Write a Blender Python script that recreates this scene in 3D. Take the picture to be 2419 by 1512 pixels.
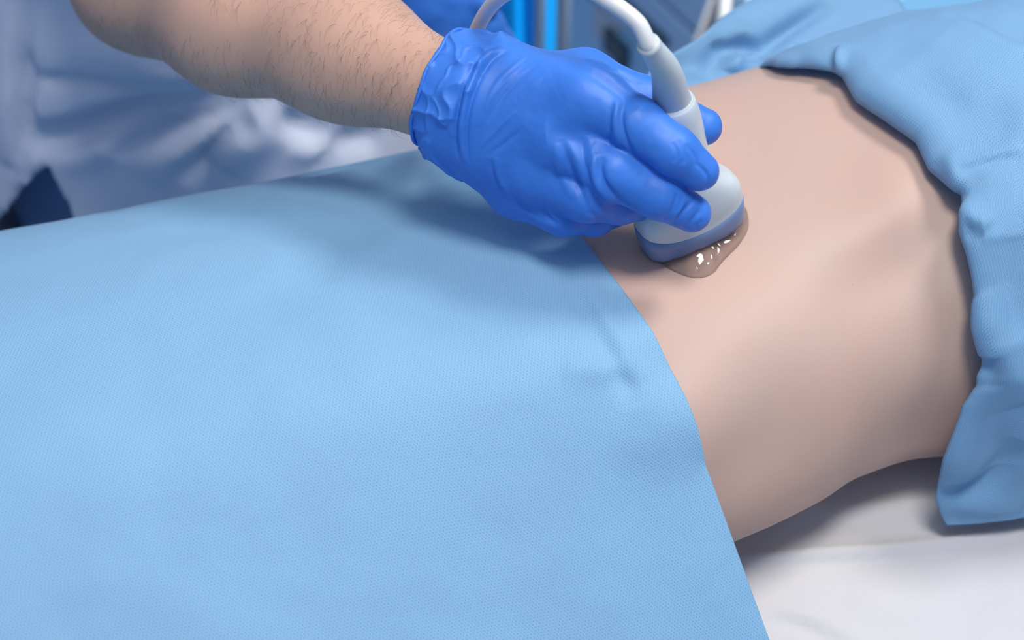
import bpy, math, random
import numpy as np
import openvdb as vdb
from mathutils import Vector, noise as mnoise
from mathutils.bvhtree import BVHTree
random.seed(7); rng = np.random.default_rng(7)
D = bpy.data; C = bpy.context.scene.collection
for o in list(D.objects): D.objects.remove(o)

# ------------------------------------------------------------------ camera
TH = math.radians(48); FPX = 60/36*2419
FW = np.array([0, math.cos(TH), -math.sin(TH)]); UP = np.array([0, math.sin(TH), math.cos(TH)])
CAM = np.array([0.0, -0.66299, 0.84639])
cd = D.cameras.new('camera'); cam = D.objects.new('camera', cd); C.objects.link(cam)
cam.location = CAM; cam.rotation_euler = (math.pi/2-TH, 0, 0)
cd.lens = 60; cd.sensor_width = 36; cd.clip_start = .02; cd.clip_end = 30
cd.dof.use_dof = True; cd.dof.focus_distance = .925; cd.dof.aperture_fstop = 5.0
bpy.context.scene.camera = cam
FZ0 = -.82
# ------------------------------------------------------------------ light
w = D.worlds.new('world'); bpy.context.scene.world = w; w.use_nodes = True
w.node_tree.nodes['Background'].inputs[0].default_value = (.42, .63, 1, 1)
w.node_tree.nodes['Background'].inputs[1].default_value = .38
def area(name, loc, tgt, size, power, col):
    l = D.lights.new(name, 'AREA'); l.shape = 'DISK'; l.size = size; l.energy = power; l.color = col
    o = D.objects.new(name, l); C.objects.link(o); o.location = loc
    o.rotation_euler = (Vector(tgt)-Vector(loc)).to_track_quat('-Z', 'Y').to_euler(); return o
area('surgical_lamp_light', (.20, -.32, 1.85), (.06, .0, .1), .42, 17.5, (1, .95, .89))
area('second_lamp_light', (.72, .38, 1.55), (.08, .0, .12), .36, 13.5, (1, .95, .89))
area('ceiling_lamp_light', (-.10, -.55, 2.0), (0, 0, 0), .9, 4.5, (1, .96, .92))
sl = D.lights.new('background_fill_light', 'SPOT'); sl.energy = 480; sl.color = (.9, .96, 1); sl.spot_size = math.radians(38); sl.spot_blend = .4; sl.shadow_soft_size = .12  # added spot that only brightens the cart and screen behind, no known lamp there
so = D.objects.new('background_fill_light', sl); C.objects.link(so); so.location = (1.0, .42, 1.8); so.rotation_euler = (Vector((.24, 1.25, -.45))-Vector((1.0, .42, 1.8))).to_track_quat('-Z', 'Y').to_euler()
vs = bpy.context.scene.view_settings
vs.view_transform = 'Standard'; vs.look = 'None'; vs.gamma = 1; vs.exposure = 0.10; vs.use_curve_mapping = False

# ------------------------------------------------------------------ helpers
def ray(px, py): return FW + np.array([(px-1209.5)/FPX, 0, 0]) + (756-py)/FPX*UP
def atk(px, py, k): return CAM + k*ray(px, py)
def atz(px, py, z):
    r = ray(px, py); return CAM + (z-CAM[2])/r[2]*r
def aty(px, py, y):
    r = ray(px, py); return CAM + (y-CAM[1])/r[1]*r
def mesh(name, verts, faces, mat, parent=None, smooth=True):
    me = D.meshes.new(name); me.from_pydata([tuple(map(float, v)) for v in verts], [], [tuple(map(int, f)) for f in faces])
    me.update(); o = D.objects.new(name, me); C.objects.link(o)
    if mat: me.materials.append(mat)
    if smooth: me.polygons.foreach_set('use_smooth', [True]*len(me.polygons))
    if parent: o.parent = parent
    return o
def tag(o, label=None, cat=None, group=None, kind=None):
    if label: o['label'] = label
    if cat: o['category'] = cat
    if group: o['group'] = group
    if kind: o['kind'] = kind
    return o
def thing(name, label, cat, loc=(0, 0, 0)):
    o = D.objects.new(name, None); C.objects.link(o); o.location = loc; o.empty_display_size = .05
    bpy.context.view_layer.update()
    return tag(o, label, cat)
def adopt(o, p):
    o.parent = p
    m = p.matrix_world.inverted() if p.parent is None else None
    q = p; off = Vector((0, 0, 0))
    while q is not None: off += q.location; q = q.parent
    o.location = Vector(o.location) - off
    return o
def spline(xs, ys, x):
    xs = np.array(xs, float); ys = np.array(ys, float); n = len(xs)
    h = np.diff(xs); dl = np.diff(ys)/h; m = np.zeros(n)
    m[1:-1] = np.where(dl[:-1]*dl[1:] > 0, 2*dl[:-1]*dl[1:]/(dl[:-1]+dl[1:]+1e-12), 0); m[0] = dl[0]; m[-1] = dl[-1]
    x = np.clip(np.asarray(x, float), xs[0], xs[-1]); i = np.clip(np.searchsorted(xs, x)-1, 0, n-2)
    t = (x-xs[i])/h[i]
    return ((1+2*t)*(1-t)**2*ys[i] + t*(1-t)**2*h[i]*m[i] + t*t*(3-2*t)*ys[i+1] + t*t*(t-1)*h[i]*m[i+1])
def catmull(P, n):
    P = np.array(P, float); s = np.r_[0, np.cumsum(np.linalg.norm(np.diff(P, axis=0), axis=1))]
    Q = np.vstack([2*P[0]-P[1], P, 2*P[-1]-P[-2]]); out = []
    for u in np.linspace(0, len(P)-1, n):
        i = min(int(u), len(P)-2); t = u-i; a, b, c, d = Q[i:i+4]
        out.append(.5*((2*b)+(-a+c)*t+(2*a-5*b+4*c-d)*t*t+(-a+3*b-3*c+d)*t**3))
    return np.array(out)
def gridfaces(nu, nv, wrap=False, flip=False):
    F = []
    for i in range(nu-1):
        for j in range(nv if wrap else nv-1):
            a = i*nv+j; b = i*nv+(j+1) % nv; q = (a, b, b+nv, a+nv); F.append(q[::-1] if flip else q)
    return F
def tube(name, P, R, mat, parent=None, seg=20, caps=True):
    P = np.array(P, float); n = len(P); R = np.full(n, R) if np.isscalar(R) else np.array(R)
    T = np.gradient(P, axis=0); T /= np.linalg.norm(T, axis=1)[:, None]
    a = np.array([0, 0, 1.]) if abs(T[0][2]) < .9 else np.array([1., 0, 0]); V = []
    for i in range(n):
        a = a - T[i]*(a@T[i]); a /= np.linalg.norm(a); b = np.cross(T[i], a)
        for j in range(seg):
            t = 2*math.pi*j/seg; V.append(P[i]+R[i]*(math.cos(t)*a+math.sin(t)*b))
    F = gridfaces(n, seg, True)
    if caps: F += [tuple(range(seg))[::-1], tuple(range((n-1)*seg, n*seg))]
    return mesh(name, V, F, mat, parent)
def box(name, c, s, mat, parent=None, rz=0, bev=.003):
    x, y, z = [k/2 for k in s]; V = [(i*x, j*y, k*z) for i in (-1, 1) for j in (-1, 1) for k in (-1, 1)]
    F = [(0, 1, 3, 2), (4, 6, 7, 5), (0, 4, 5, 1), (2, 3, 7, 6), (0, 2, 6, 4), (1, 5, 7, 3)]
    cr, sr = math.cos(rz), math.sin(rz)
    V = [(c[0]+a*cr-b*sr, c[1]+a*sr+b*cr, c[2]+d) for a, b, d in V]
    o = mesh(name, V, F, mat, parent, False)
    if bev:
        m = o.modifiers.new('bevel', 'BEVEL'); m.width = bev; m.segments = 2
    return o
# signed distance modelling
def smin(a, b, k):
    h = np.clip(.5+.5*(b-a)/k, 0, 1); return b*(1-h)+a*h-k*h*(1-h)
def sseg(P, a, b, ra, rb, sq=None):
    a = np.array(a, np.float32); b = np.array(b, np.float32); ab = b-a
    t = np.clip(((P-a)@ab)/(ab@ab), 0, 1); q = P-(a+t[..., None]*ab)
    return np.sqrt((q*q).sum(-1))-(ra+(rb-ra)*t)
def chain(P, pts, k=.004):
    d = None
    for (a, ra), (b, rb) in zip(pts[:-1], pts[1:]):
        e = sseg(P, a, b, ra, rb); d = e if d is None else smin(d, e, k)
    return d
def sdf_mesh(f, lo, hi, vox):
    lo = np.array(lo, float); hi = np.array(hi, float); n = np.ceil((hi-lo)/vox).astype(int)+1
    A = np.empty(n, np.float32); ys = lo[1]+vox*np.arange(n[1]); zs = lo[2]+vox*np.arange(n[2])
    YY, ZZ = np.meshgrid(ys, zs, indexing='ij')
    st = max(1, int(400000/(n[1]*n[2])))
    for i in range(0, n[0], st):
        xs = lo[0]+vox*np.arange(i, min(i+st, n[0]))
        P = np.empty((len(xs), n[1], n[2], 3), np.float32)
        P[..., 0] = xs[:, None, None]; P[..., 1] = YY; P[..., 2] = ZZ
        A[i:i+len(xs)] = f(P)
    A = np.clip(A/vox, -4, 4)
    g = vdb.FloatGrid(4.0); g.copyFromArray(A.astype(np.float32))
    pts, quads = g.convertToQuads(0.0)
    return np.array(pts, float)*vox+lo, np.array(quads)[:, ::-1]
def vnormals(V, F):
    a, b, c, d = [V[F[:, i]] for i in range(4)]; fn = np.cross(c-a, d-b); N = np.zeros_like(V)
    for i in range(4): np.add.at(N, F[:, i], fn)
    return N/(np.linalg.norm(N, axis=1)[:, None]+1e-12)
def outward(V, F):
    c = V.mean(0); N = vnormals(V, F)
    vol = sum(np.einsum('ij,ij->i', V[F[:, 0]]-c, np.cross(V[F[:, i]]-c, V[F[:, i+1]]-c)).sum() for i in (1, 2))
    return F if vol > 0 else F[:, ::-1]
def bvh(V, F): return BVHTree.FromPolygons([Vector(v) for v in V], [tuple(map(int, f)) for f in F])
def hit(T, px, py, back=0.0):
    r = Vector(ray(px, py)); p, n, i, d = T.ray_cast(Vector(CAM), r.normalized())
    return None if p is None else np.array(p)-back*np.array(r.normalized())
def path3(T, pix, n=24):
    q = catmull([(a, b, 0) for a, b in pix], n); out = [hit(T, a, b) for a, b, _ in q]
    return np.array([o for o in out if o is not None])
def ridge(V, N, path, width, amp, fade=True, skew=0):
    """raise (amp>0) or press (amp<0) the surface along a line lying on it"""
    if len(path) < 2: return V
    lo = path.min(0)-4*width; hi = path.max(0)+4*width
    idx = np.where(((V > lo) & (V < hi)).all(1))[0]
    if len(idx) == 0: return V
    X = V[idx]; best = np.full(len(idx), 9.); tt = np.zeros(len(idx))
    for i in range(len(path)-1):
        a = path[i]; ab = path[i+1]-a; L = ab@ab+1e-12; t = np.clip(((X-a)@ab)/L, 0, 1)
        d = np.linalg.norm(X-(a+t[:, None]*ab), axis=1); m = d < best; best[m] = d[m]; tt[m] = (i+t[m])/(len(path)-1)
    g = np.exp(-(best/width)**2)
    if fade: g *= np.sin(np.pi*np.clip(tt, .0, 1))**.6
    V[idx] += N[idx]*(amp*g)[:, None]; return V
def fbm(P, s, o=3, seed=0):
    """smooth value noise, vectorised"""
    P = np.asarray(P, float)*s+seed*17.3; out = np.zeros(len(P)); a = 1
    for _ in range(o):
        i = np.floor(P).astype(np.int64); f = P-i; f = f*f*(3-2*f); acc = 0
        for dx in (0, 1):
            for dy in (0, 1):
                for dz in (0, 1):
                    h = ((i[:, 0]+dx)*73856093) ^ ((i[:, 1]+dy)*19349663) ^ ((i[:, 2]+dz)*83492791)
                    h = ((h ^ (h >> 13))*1274126177) & 0x7fffffff; v = (h % 10007)/5003.5-1
                    acc = acc+v*(f[:, 0] if dx else 1-f[:, 0])*(f[:, 1] if dy else 1-f[:, 1])*(f[:, 2] if dz else 1-f[:, 2])
        out += a*acc; a *= .5; P = P*2.03+5.1
    return out
# ------------------------------------------------------------------ materials
def material(name, col, rough=.5, spec=.5, col2=None, nscale=8, bumps=(), sss=0, sssr=(1, .3, .15), trans=0, transm=0, ior=1.45, sheen=0, metal=0, emit=0, coat=0, spots=None):
    m = D.materials.new(name); m.use_nodes = True; nt = m.node_tree; N = nt.nodes; L = nt.links
    b = N['Principled BSDF']; b.inputs['Base Color'].default_value = (*col, 1); b.inputs['Roughness'].default_value = rough
    b.inputs['Specular IOR Level'].default_value = spec; b.inputs['IOR'].default_value = ior; b.inputs['Metallic'].default_value = metal
    b.inputs['Transmission Weight'].default_value = transm; b.inputs['Sheen Weight'].default_value = sheen; b.inputs['Coat Weight'].default_value = coat
    if sss:
        b.inputs['Subsurface Weight'].default_value = sss; b.inputs['Subsurface Radius'].default_value = sssr; b.inputs['Subsurface Scale'].default_value = .01
    if emit: b.inputs['Emission Color'].default_value = (*col, 1); b.inputs['Emission Strength'].default_value = emit
    tc = N.new('ShaderNodeTexCoord'); src = None
    if col2:
        n = N.new('ShaderNodeTexNoise'); n.inputs['Scale'].default_value = nscale; n.inputs['Detail'].default_value = 4; L.new(tc.outputs['Object'], n.inputs['Vector'])
        r = N.new('ShaderNodeMapRange'); r.inputs[1].default_value = .35; r.inputs[2].default_value = .65; L.new(n.outputs['Fac'], r.inputs[0])
        mx = N.new('ShaderNodeMix'); mx.data_type = 'RGBA'; mx.inputs[6].default_value = (*col, 1); mx.inputs[7].default_value = (*col2, 1)
        L.new(r.outputs[0], mx.inputs[0]); L.new(mx.outputs[2], b.inputs['Base Color']); src = mx.outputs[2]
    if spots:
        v = N.new('ShaderNodeTexVoronoi'); v.inputs['Scale'].default_value = spots[0]; L.new(tc.outputs['Object'], v.inputs['Vector'])
        n2 = N.new('ShaderNodeTexNoise'); n2.inputs['Scale'].default_value = spots[0]*.4; L.new(tc.outputs['Object'], n2.inputs['Vector'])
        r2 = N.new('ShaderNodeMapRange'); r2.inputs[1].default_value = .02; r2.inputs[2].default_value = spots[1]; r2.inputs[3].default_value = 1; r2.inputs[4].default_value = 0; L.new(v.outputs['Distance'], r2.inputs[0])
        r3 = N.new('ShaderNodeMapRange'); r3.inputs[1].default_value = .55; r3.inputs[2].default_value = .62; L.new(n2.outputs['Fac'], r3.inputs[0])
        mu = N.new('ShaderNodeMath'); mu.operation = 'MULTIPLY'; L.new(r2.outputs[0], mu.inputs[0]); L.new(r3.outputs[0], mu.inputs[1])
        mx2 = N.new('ShaderNodeMix'); mx2.data_type = 'RGBA'; mx2.inputs[7].default_value = (*spots[2], 1); L.new(mu.outputs[0], mx2.inputs[0])
        if src: L.new(src, mx2.inputs[6])
        else: mx2.inputs[6].default_value = (*col, 1)
        L.new(mx2.outputs[2], b.inputs['Base Color'])
    prev = None
    for (sc, st, dist, stretch) in bumps:
        n = N.new('ShaderNodeTexNoise'); n.inputs['Scale'].default_value = sc; n.inputs['Detail'].default_value = 3
        mp = N.new('ShaderNodeMapping'); mp.inputs['Scale'].default_value = stretch; L.new(tc.outputs['Object'], mp.inputs['Vector']); L.new(mp.outputs[0], n.inputs['Vector'])
        bu = N.new('ShaderNodeBump'); bu.inputs['Strength'].default_value = st; bu.inputs['Distance'].default_value = dist
        L.new(n.outputs['Fac'], bu.inputs['Height'])
        if prev: L.new(prev, bu.inputs['Normal'])
        prev = bu.outputs[0]
    if prev: L.new(prev, b.inputs['Normal'])
    return m
def nonwoven(name, col, dark, pitch=.0019, dots=.6):
    """spun-bonded drape cloth: rows of staggered embossed dots in the cloth's own UV (metres)"""
    m = D.materials.new(name); m.use_nodes = True; nt = m.node_tree; N = nt.nodes; L = nt.links
    b = N['Principled BSDF']; b.inputs['Roughness'].default_value = .62; b.inputs['Specular IOR Level'].default_value = .35; b.inputs['Sheen Weight'].default_value = .15
    uv = N.new('ShaderNodeUVMap'); uv.uv_map = 'cloth'; sp = N.new('ShaderNodeSeparateXYZ'); L.new(uv.outputs[0], sp.inputs[0])
    def M(op, a, c=None, d=None):
        n = N.new('ShaderNodeMath'); n.operation = op
        for i, x in enumerate((a, c, d)):
            if x is None: continue
            if hasattr(x, 'is_output') or hasattr(x, 'links'): L.new(x, n.inputs[i])
            else: n.inputs[i].default_value = x
        return n.outputs[0]
    k = 2*math.pi/pitch
    cx = M('COSINE', M('MULTIPLY', sp.outputs[0], k)); cy = M('COSINE', M('MULTIPLY', sp.outputs[1], k*.577))
    hx = M('MULTIPLY', cx, cy)                                   # staggered lattice of peaks
    dot = N.new('ShaderNodeMapRange'); dot.interpolation_type = 'SMOOTHSTEP'; dot.inputs[1].default_value = .15; dot.inputs[2].default_value = .85; L.new(hx, dot.inputs[0])
    tc = N.new('ShaderNodeTexCoord')
    n = N.new('ShaderNodeTexNoise'); n.inputs['Scale'].default_value = 14; n.inputs['Detail'].default_value = 3; L.new(tc.outputs['Object'], n.inputs['Vector'])
    r = N.new('ShaderNodeMapRange'); r.inputs[1].default_value = .3; r.inputs[2].default_value = .7; r.inputs[3].default_value = .0; r.inputs[4].default_value = .35; L.new(n.outputs['Fac'], r.inputs[0])
    mx = N.new('ShaderNodeMix'); mx.data_type = 'RGBA'; mx.inputs[6].default_value = (*col, 1); mx.inputs[7].default_value = (*[c*.86 for c in col], 1); L.new(r.outputs[0], mx.inputs[0])
    m2 = N.new('ShaderNodeMix'); m2.data_type = 'RGBA'; L.new(mx.outputs[2], m2.inputs[6]); m2.inputs[7].default_value = (*dark, 1)
    L.new(M('MULTIPLY', dot.outputs[0], dots), m2.inputs[0]); L.new(m2.outputs[2], b.inputs['Base Color'])
    bu = N.new('ShaderNodeBump'); bu.inputs['Strength'].default_value = .5; bu.inputs['Distance'].default_value = .0003; bu.invert = True; L.new(dot.outputs[0], bu.inputs['Height'])
    n3 = N.new('ShaderNodeTexNoise'); n3.inputs['Scale'].default_value = 30; n3.inputs['Detail'].default_value = 3; L.new(tc.outputs['Object'], n3.inputs['Vector'])
    b2 = N.new('ShaderNodeBump'); b2.inputs['Strength'].default_value = .25; b2.inputs['Distance'].default_value = .003; L.new(n3.outputs['Fac'], b2.inputs['Height']); L.new(bu.outputs[0], b2.inputs['Normal'])
    L.new(b2.outputs[0], b.inputs['Normal'])
    tr = N.new('ShaderNodeBsdfTranslucent'); tr.inputs[0].default_value = (.06, .46, .80, 1)
    ms = N.new('ShaderNodeMixShader'); ms.inputs[0].default_value = .32
    L.new(b.outputs[0], ms.inputs[1]); L.new(tr.outputs[0], ms.inputs[2]); L.new(ms.outputs[0], N['Material Output'].inputs['Surface'])
    return m
M_skin = material('belly_skin', (.53, .385, .325), .48, .35, (.56, .37, .30), 9, [(900, .15, .0003, (1, 1, 1)), (90, .10, .001, (1, 1, 1))], sss=.18, spots=(60, .06, (.46, .26, .20)))
M_arm = material('forearm_skin', (.52, .32, .24), .45, .4, (.57, .35, .265), 14, [(700, .25, .0004, (1, 1, 1)), (60, .15, .001, (1, 1, 1))], sss=.12)
M_hair = material('arm_hair', (.11, .065, .045), .5, .3)
M_glove = material('nitrile_glove', (.038, .175, .64), .50, .5, (.044, .195, .68), 20, [(260, .12, .0005, (1, 1, 1)), (1200, .10, .0002, (1, 1, 1))], sss=.05, sssr=(.2, .4, 1))
M_drape = nonwoven('drape_cloth', (.29, .54, .79), (.06, .35, .68))
M_drape2 = nonwoven('thin_drape_cloth', (.355, .645, .89), (.08, .41, .77), dots=.28)
M_sheet = material('bed_sheet', (.58, .58, .61), .75, .25, (.62, .62, .64), 6, [(25, .25, .004, (1, 1, 1)), (420, .25, .0006, (1, 1, 1))])
M_coat = material('lab_coat', (.60, .65, .77), .8, .2, (.63, .67, .79), 5, [(300, .15, .0006, (1, 1, 1))])
M_scrub = material('scrub_trousers', (.12, .22, .38), .8, .2, (.14, .25, .42), 9)
M_probe = material('probe_plastic', (.58, .64, .68), .24, .5, (.59, .65, .69), 4)
M_relief = material('strain_relief', (.50, .56, .60), .42, .4, (.52, .57, .61), 5)
M_cable = material('cable_jacket', (.66, .67, .69), .4, .4, (.68, .69, .71), 6)
M_lens = material('probe_rim_rubber', (.17, .25, .44), .25, .5, (.18, .26, .45), 5)
M_seam = material('seam_grey', (.45, .5, .55), .5)
M_gel = material('ultrasound_gel', (.97, .95, .94), .03, .5, transm=1, ior=1.34)
M_cart = material('cart_paint', (.22, .48, .72), .45, .4, (.24, .50, .74), 3)
M_cartd = material('cart_dark', (.02, .05, .08), .5, .4, (.03, .06, .09), 5)
M_cart2 = material('cart_lower_paint', (.34, .52, .72), .45, .4, (.36, .54, .74), 3)
M_cyan = material('cyan_panel', (.003, .40, .95), .4, .4, (.005, .43, .97), 3)
M_pole = material('grey_pole', (.30, .38, .46), .35, .5, (.32, .4, .48), 5)
M_white = material('white_enamel', (.40, .39, .38), .4, .4, (.42, .41, .40), 5)
M_floor = material('vinyl_floor', (.26, .31, .42), .45, .4, (.30, .35, .46), 3)
M_wall = material('wall_paint', (.45, .52, .62), .8, .2, (.47, .54, .64), 3)
M_matt = material('mattress_vinyl', (.10, .16, .26), .5, .4, (.12, .18, .28), 6)
M_metal = material('bed_frame_metal', (.55, .57, .6), .35, .5, (.58, .6, .63), 6, metal=.6)

# ------------------------------------------------------------------ setting
FZ = -.82
tag(box('floor', (0, .8, FZ-.02), (6, 6, .04), M_floor, bev=0), 'grey blue vinyl floor', None, kind='structure')
tag(box('wall_back', (0, 3.0, .55), (6, .08, 2.8), M_wall, bev=0), 'pale blue grey back wall', None, kind='structure')

# ------------------------------------------------------------------ patient
PHI = math.radians(20); AX = np.array([math.cos(PHI), math.sin(PHI)]); NX = np.array([-math.sin(PHI), math.cos(PHI)])
def W(s, t, z): return np.array([AX[0]*s+NX[0]*t, AX[1]*s+NX[1]*t, z])
S_ = [-.95, -.8, -.5, -.25, -.05, .05, .10, .14, .17, .20, .235, .30, .40, .46, .50]
WN = [.03, .10, .115, .130, .138, .151, .147, .140, .132, .131, .138, .150, .158, .14, .05]
WF = [.03, .10, .12, .135, .142, .154, .154, .153, .151, .149, .147, .140, .118, .10, .05]
HH = [.04, .11, .118, .124, .140, .158, .159, .161, .164, .169, .177, .187, .188, .16, .10]
def sec(s, al, grow=0.0):
    wn = spline(S_, WN, s)+grow; wf = spline(S_, WF, s)+grow; h = spline(S_, HH, s)+grow; zc = .072
    c, q = math.cos(al), math.sin(al); n = 2.35
    if c < 0: zc = .072-.020*min(1, -c*2.5)
    else: zc = .072+.018*min(1, c*2.5)
    t = (wf if c > 0 else -wn)*abs(c)**(2/n)
    z = zc+(h-zc)*abs(q)**(2/n) if q > 0 else zc-(zc+.004)*abs(q)**(2/2.1)
    if q < 0: t *= 1-.10*abs(q)
    return t, z
ns, na = 300, 200
Vb = np.array([W(s, *sec(s, 2*math.pi*j/na)) for s in np.linspace(-.95, .50, ns) for j in range(na)])
Fb = gridfaces(ns, na, True)
Fb_q = np.array(Fb)
Fb_q = outward(Vb, Fb_q)
Nb = vnormals(Vb, Fb_q); Tb = bvh(Vb, Fb_q)
def bump(V, N, T, px, py, rad, amp, asp=1, ang=0):
    p = hit(T, px, py)
    if p is None: return V
    d = V-p; u = np.array([math.cos(ang), math.sin(ang), 0]); du = d@u; dr = d-du[:, None]*u
    q = (du/(rad*asp))**2+(dr*dr).sum(1)/rad**2; V += N*(amp*np.exp(-q))[:, None]; return V
for a in [(2130, 460, .026, .0065, 1.5, 1.2), (2150, 600, .022, -.004, 1.4, 1.0), (2040, 670, .026, -.005, 1.2, .9), (2170, 1000, .03, -.003), (1980, 560, .03, .0015), (1790, 1060, .033, -.007, 1.6, 1.1), (1660, 990, .03, .007, 1.2, 1.2),
          (1950, 820, .05, .003), (1700, 800, .03, .002), (2160, 780, .03, -.002), (1720, 400, .03, -.0015), (1900, 330, .035, .002)]:
    bump(Vb, Nb, Tb, *a)
Tb = bvh(Vb, Fb_q)
person = thing('person', 'person lying on their back, bare belly exposed between two blue drapes', 'person', tuple(W(.1, 0, 0)))
body = mesh('body', Vb, list(Fb_q)+[tuple(range(na)), tuple(range((ns-1)*na, ns*na))[::-1]], M_skin)
adopt(body, person)

# ------------------------------------------------------------------ left drape
def uvmap(o, U):
    l = o.data.uv_layers.new(name='cloth'); idx = np.empty(len(o.data.loops), np.int32); o.data.loops.foreach_get('vertex_index', idx)
    l.data.foreach_set('uv', np.asarray(U, np.float32)[idx].ravel())
def arc_uv(G):
    du = np.linalg.norm(np.diff(G, axis=0), axis=2); dv = np.linalg.norm(np.diff(G, axis=1), axis=2)
    u = np.vstack([np.zeros((1, G.shape[1])), np.cumsum(du, 0)]); v = np.hstack([np.zeros((G.shape[0], 1)), np.cumsum(dv, 1)])
    return u, v
def subgrid(G, U, name, mat, thick=.0007):
    nu, nv = G.shape[:2]; F = np.array(gridfaces(nu, nv)); V = G.reshape(-1, 3)
    N = vnormals(V, F)
    if N[:, 2].mean() < 0: F = F[:, ::-1]; N = -N
    return V, F, N
E1 = np.array([.032, .033]); E2 = np.array([.080, -.059]); UD = (E2-E1)/np.linalg.norm(E2-E1); AD = np.array([math.cos(math.radians(15.5)), math.sin(math.radians(15.5))])
# b = distance along the edge measured from E2 (negative: towards the far side)
Bk = [-.40, -.31, -.255, -.215, -.17, -.104, -.05, -.012, .008, .05, .13, .168, .195, .25, .34]
Zk = [-.12, .02, .098, .126, .144, .157, .160, .158, .149, .113, .042, .009, .004, .003, .003]
bb = np.r_[np.linspace(-.40, -.05, 190), np.linspace(-.049, .06, 90), np.linspace(.061, .36, 140)]
aa = np.r_[0, np.cumsum(np.linspace(.0012, .006, 210))]
zb = spline(Bk, Zk, bb)
G = np.zeros((len(aa), len(bb), 3))
for i, a in enumerate(aa):
    xy = E2+np.outer(bb, UD)-a*AD
    soft = spline([0, .15, .4, .8], [0, .35, .7, .8], a)            # the shoulder of the cloth gets rounder away from its edge
    zs = spline([-.40, -.31, -.255, -.215, -.17, -.104, -.03, .05, .13, .19, .25, .31, .36], [-.12, .02, .094, .120, .140, .154, .155, .138, .106, .076, .044, .012, .003], bb)
    G[i, :, :2] = xy; G[i, :, 2] = zb*(1-soft)+zs*soft
# keep above body
def body_top(X):
    r = np.empty(len(X))
    for i, (x, y) in enumerate(X):
        p, n, k, d = Tb.ray_cast(Vector((x, y, .5)), Vector((0, 0, -1))); r[i] = p.z if p is not None else -.1
    return r
flat = G.reshape(-1, 3); bt = body_top(flat[:, :2])
lift = .0022+.004*np.clip(np.repeat(aa, len(bb))/.03, 0, 1)
flat[:, 2] = np.where(bt > -.05, np.maximum(flat[:, 2], bt+lift), flat[:, 2])
Z2 = flat[:, 2].reshape(len(aa), len(bb)).copy(); am_ = np.clip(aa/.05, 0, 1)[:, None]
for _ in range(160):
    ha = np.diff(aa); hb = np.diff(bb); wa_ = (ha[1:]/(ha[1:]+ha[:-1]))[:, None]; wb_ = (hb[1:]/(hb[1:]+hb[:-1]))[None]
    Q = Z2.copy(); Q[1:-1, 1:-1] = (Z2[:-2, 1:-1]*wa_+Z2[2:, 1:-1]*(1-wa_)+Z2[1:-1, :-2]*wb_+Z2[1:-1, 2:]*(1-wb_))/2; Z2 = Z2+(Q-Z2)*am_
flat[:, 2] = Z2.reshape(-1)
# edge points sit right on the skin on the far part
flat[:, 2] += (.0018*fbm(flat*[1, 1, .3], 9, 3, 1)+.0006*fbm(flat, 34, 2, 2))*np.clip(np.repeat(aa, len(bb))/.02, .1, 1)
V, F, N = subgrid(G, None, 'd', None); T = bvh(V, F)
for pix, wd, am in [([(1290, 560), (1385, 730), (1450, 860), (1500, 960)], .006, -.0016), ([(1320, 590), (1430, 760), (1530, 900)], .008, .0012),
                    ([(620, 395), (700, 415), (860, 385), (985, 362)], .007, -.003), ([(640, 375), (800, 372), (960, 352)], .006, .003), ([(980, 355), (1040, 420), (1060, 470)], .01, .002),
                    ([(1440, 880), (1480, 905), (1500, 925)], .006, -.001), ([(1330, 880), (1420, 870), (1500, 880)], .008, .0015),
                    ([(250, 500), (500, 480), (760, 520), (900, 620)], .02, .002), ([(900, 480), (760, 640), (600, 760)], .022, -.002), ([(300, 560), (600, 545), (950, 560)], .012, -.0012),
                    ([(1150, 470), (1220, 560), (1320, 660)], .014, .0015)]:
    V = ridge(V, N, path3(T, pix), wd, am*1.4)
dl = mesh('surgical_drape', V, F, M_drape2)
u, v = arc_uv(G); uvmap(dl, np.stack([u, v], -1).reshape(-1, 2))
dl.modifiers.new('s', 'SOLIDIFY').thickness = .0008
tag(dl, 'large light blue drape spread over hips and legs, filling the left foreground', 'drape')

# ------------------------------------------------------------------ right drape
nw = 260; ss = np.linspace(.02, .62, 160)
def dsec(s):
    h = spline(S_, HH, min(s, .42)); wn = spline(S_, WN, min(s, .42)); wf = spline(S_, WF, min(s, .42)); g = .004
    bulge = spline([0, .2, .3, .6], [0, 0, .012, .02], s)
    fo = spline([0, .14, .24, .35], [-.03, -.02, .0, .02], s); K = [(.36, -.14), (.30+fo, -.01), (.238+fo, .075), (.201+fo, .126), (wf+.020, .112), (wf+.004, .106), (wf*.80, h-.026), (wf*.62, h-.006), (wf*.4, h+.004+bulge*.5), (0, h+.008+bulge), (-wn*.45, h+.006+bulge), (-wn*.75, h-.006),
         (-wn-.002, h-.055), (-wn-.016, .075), (-wn-.020, .035), (-wn-.030, .009), (-wn-.065, .004), (-wn-.20, .004)]
    return catmull([(t, z, 0) for t, z in K], nw)[:, :2]
base = np.array([[W(s, t, z) for t, z in dsec(s)] for s in ss])
Vx = base.reshape(-1, 3); Tx = bvh(Vx, np.array(gridfaces(len(ss), nw)))
ws, se = [], []
for s0_, t0_ in [(.34, .33), (.285, .245), (.265, .225), (.235, .205), (.20, .184), (.165, .176), (.150, .169), (.145, .160), (.155, .151), (.190, .143), (.212, .134)]:
    c_ = dsec(s0_); h0 = np.argmax(c_[:, 0] <= t0_); ws.append(float(h0)); se.append(s0_)
outl = [(1850, 155), (1900, 160), (1985, 178), (2030, 238), (2120, 300), (2170, 335), (2210, 400), (2245, 440), (2272, 458), (2273, 550), (2300, 700), (2318, 770), (2335, 830), (2312, 900), (2280, 960), (2240, 1080), (2215, 1165), (2222, 1180), (2245, 1243)]
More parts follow.
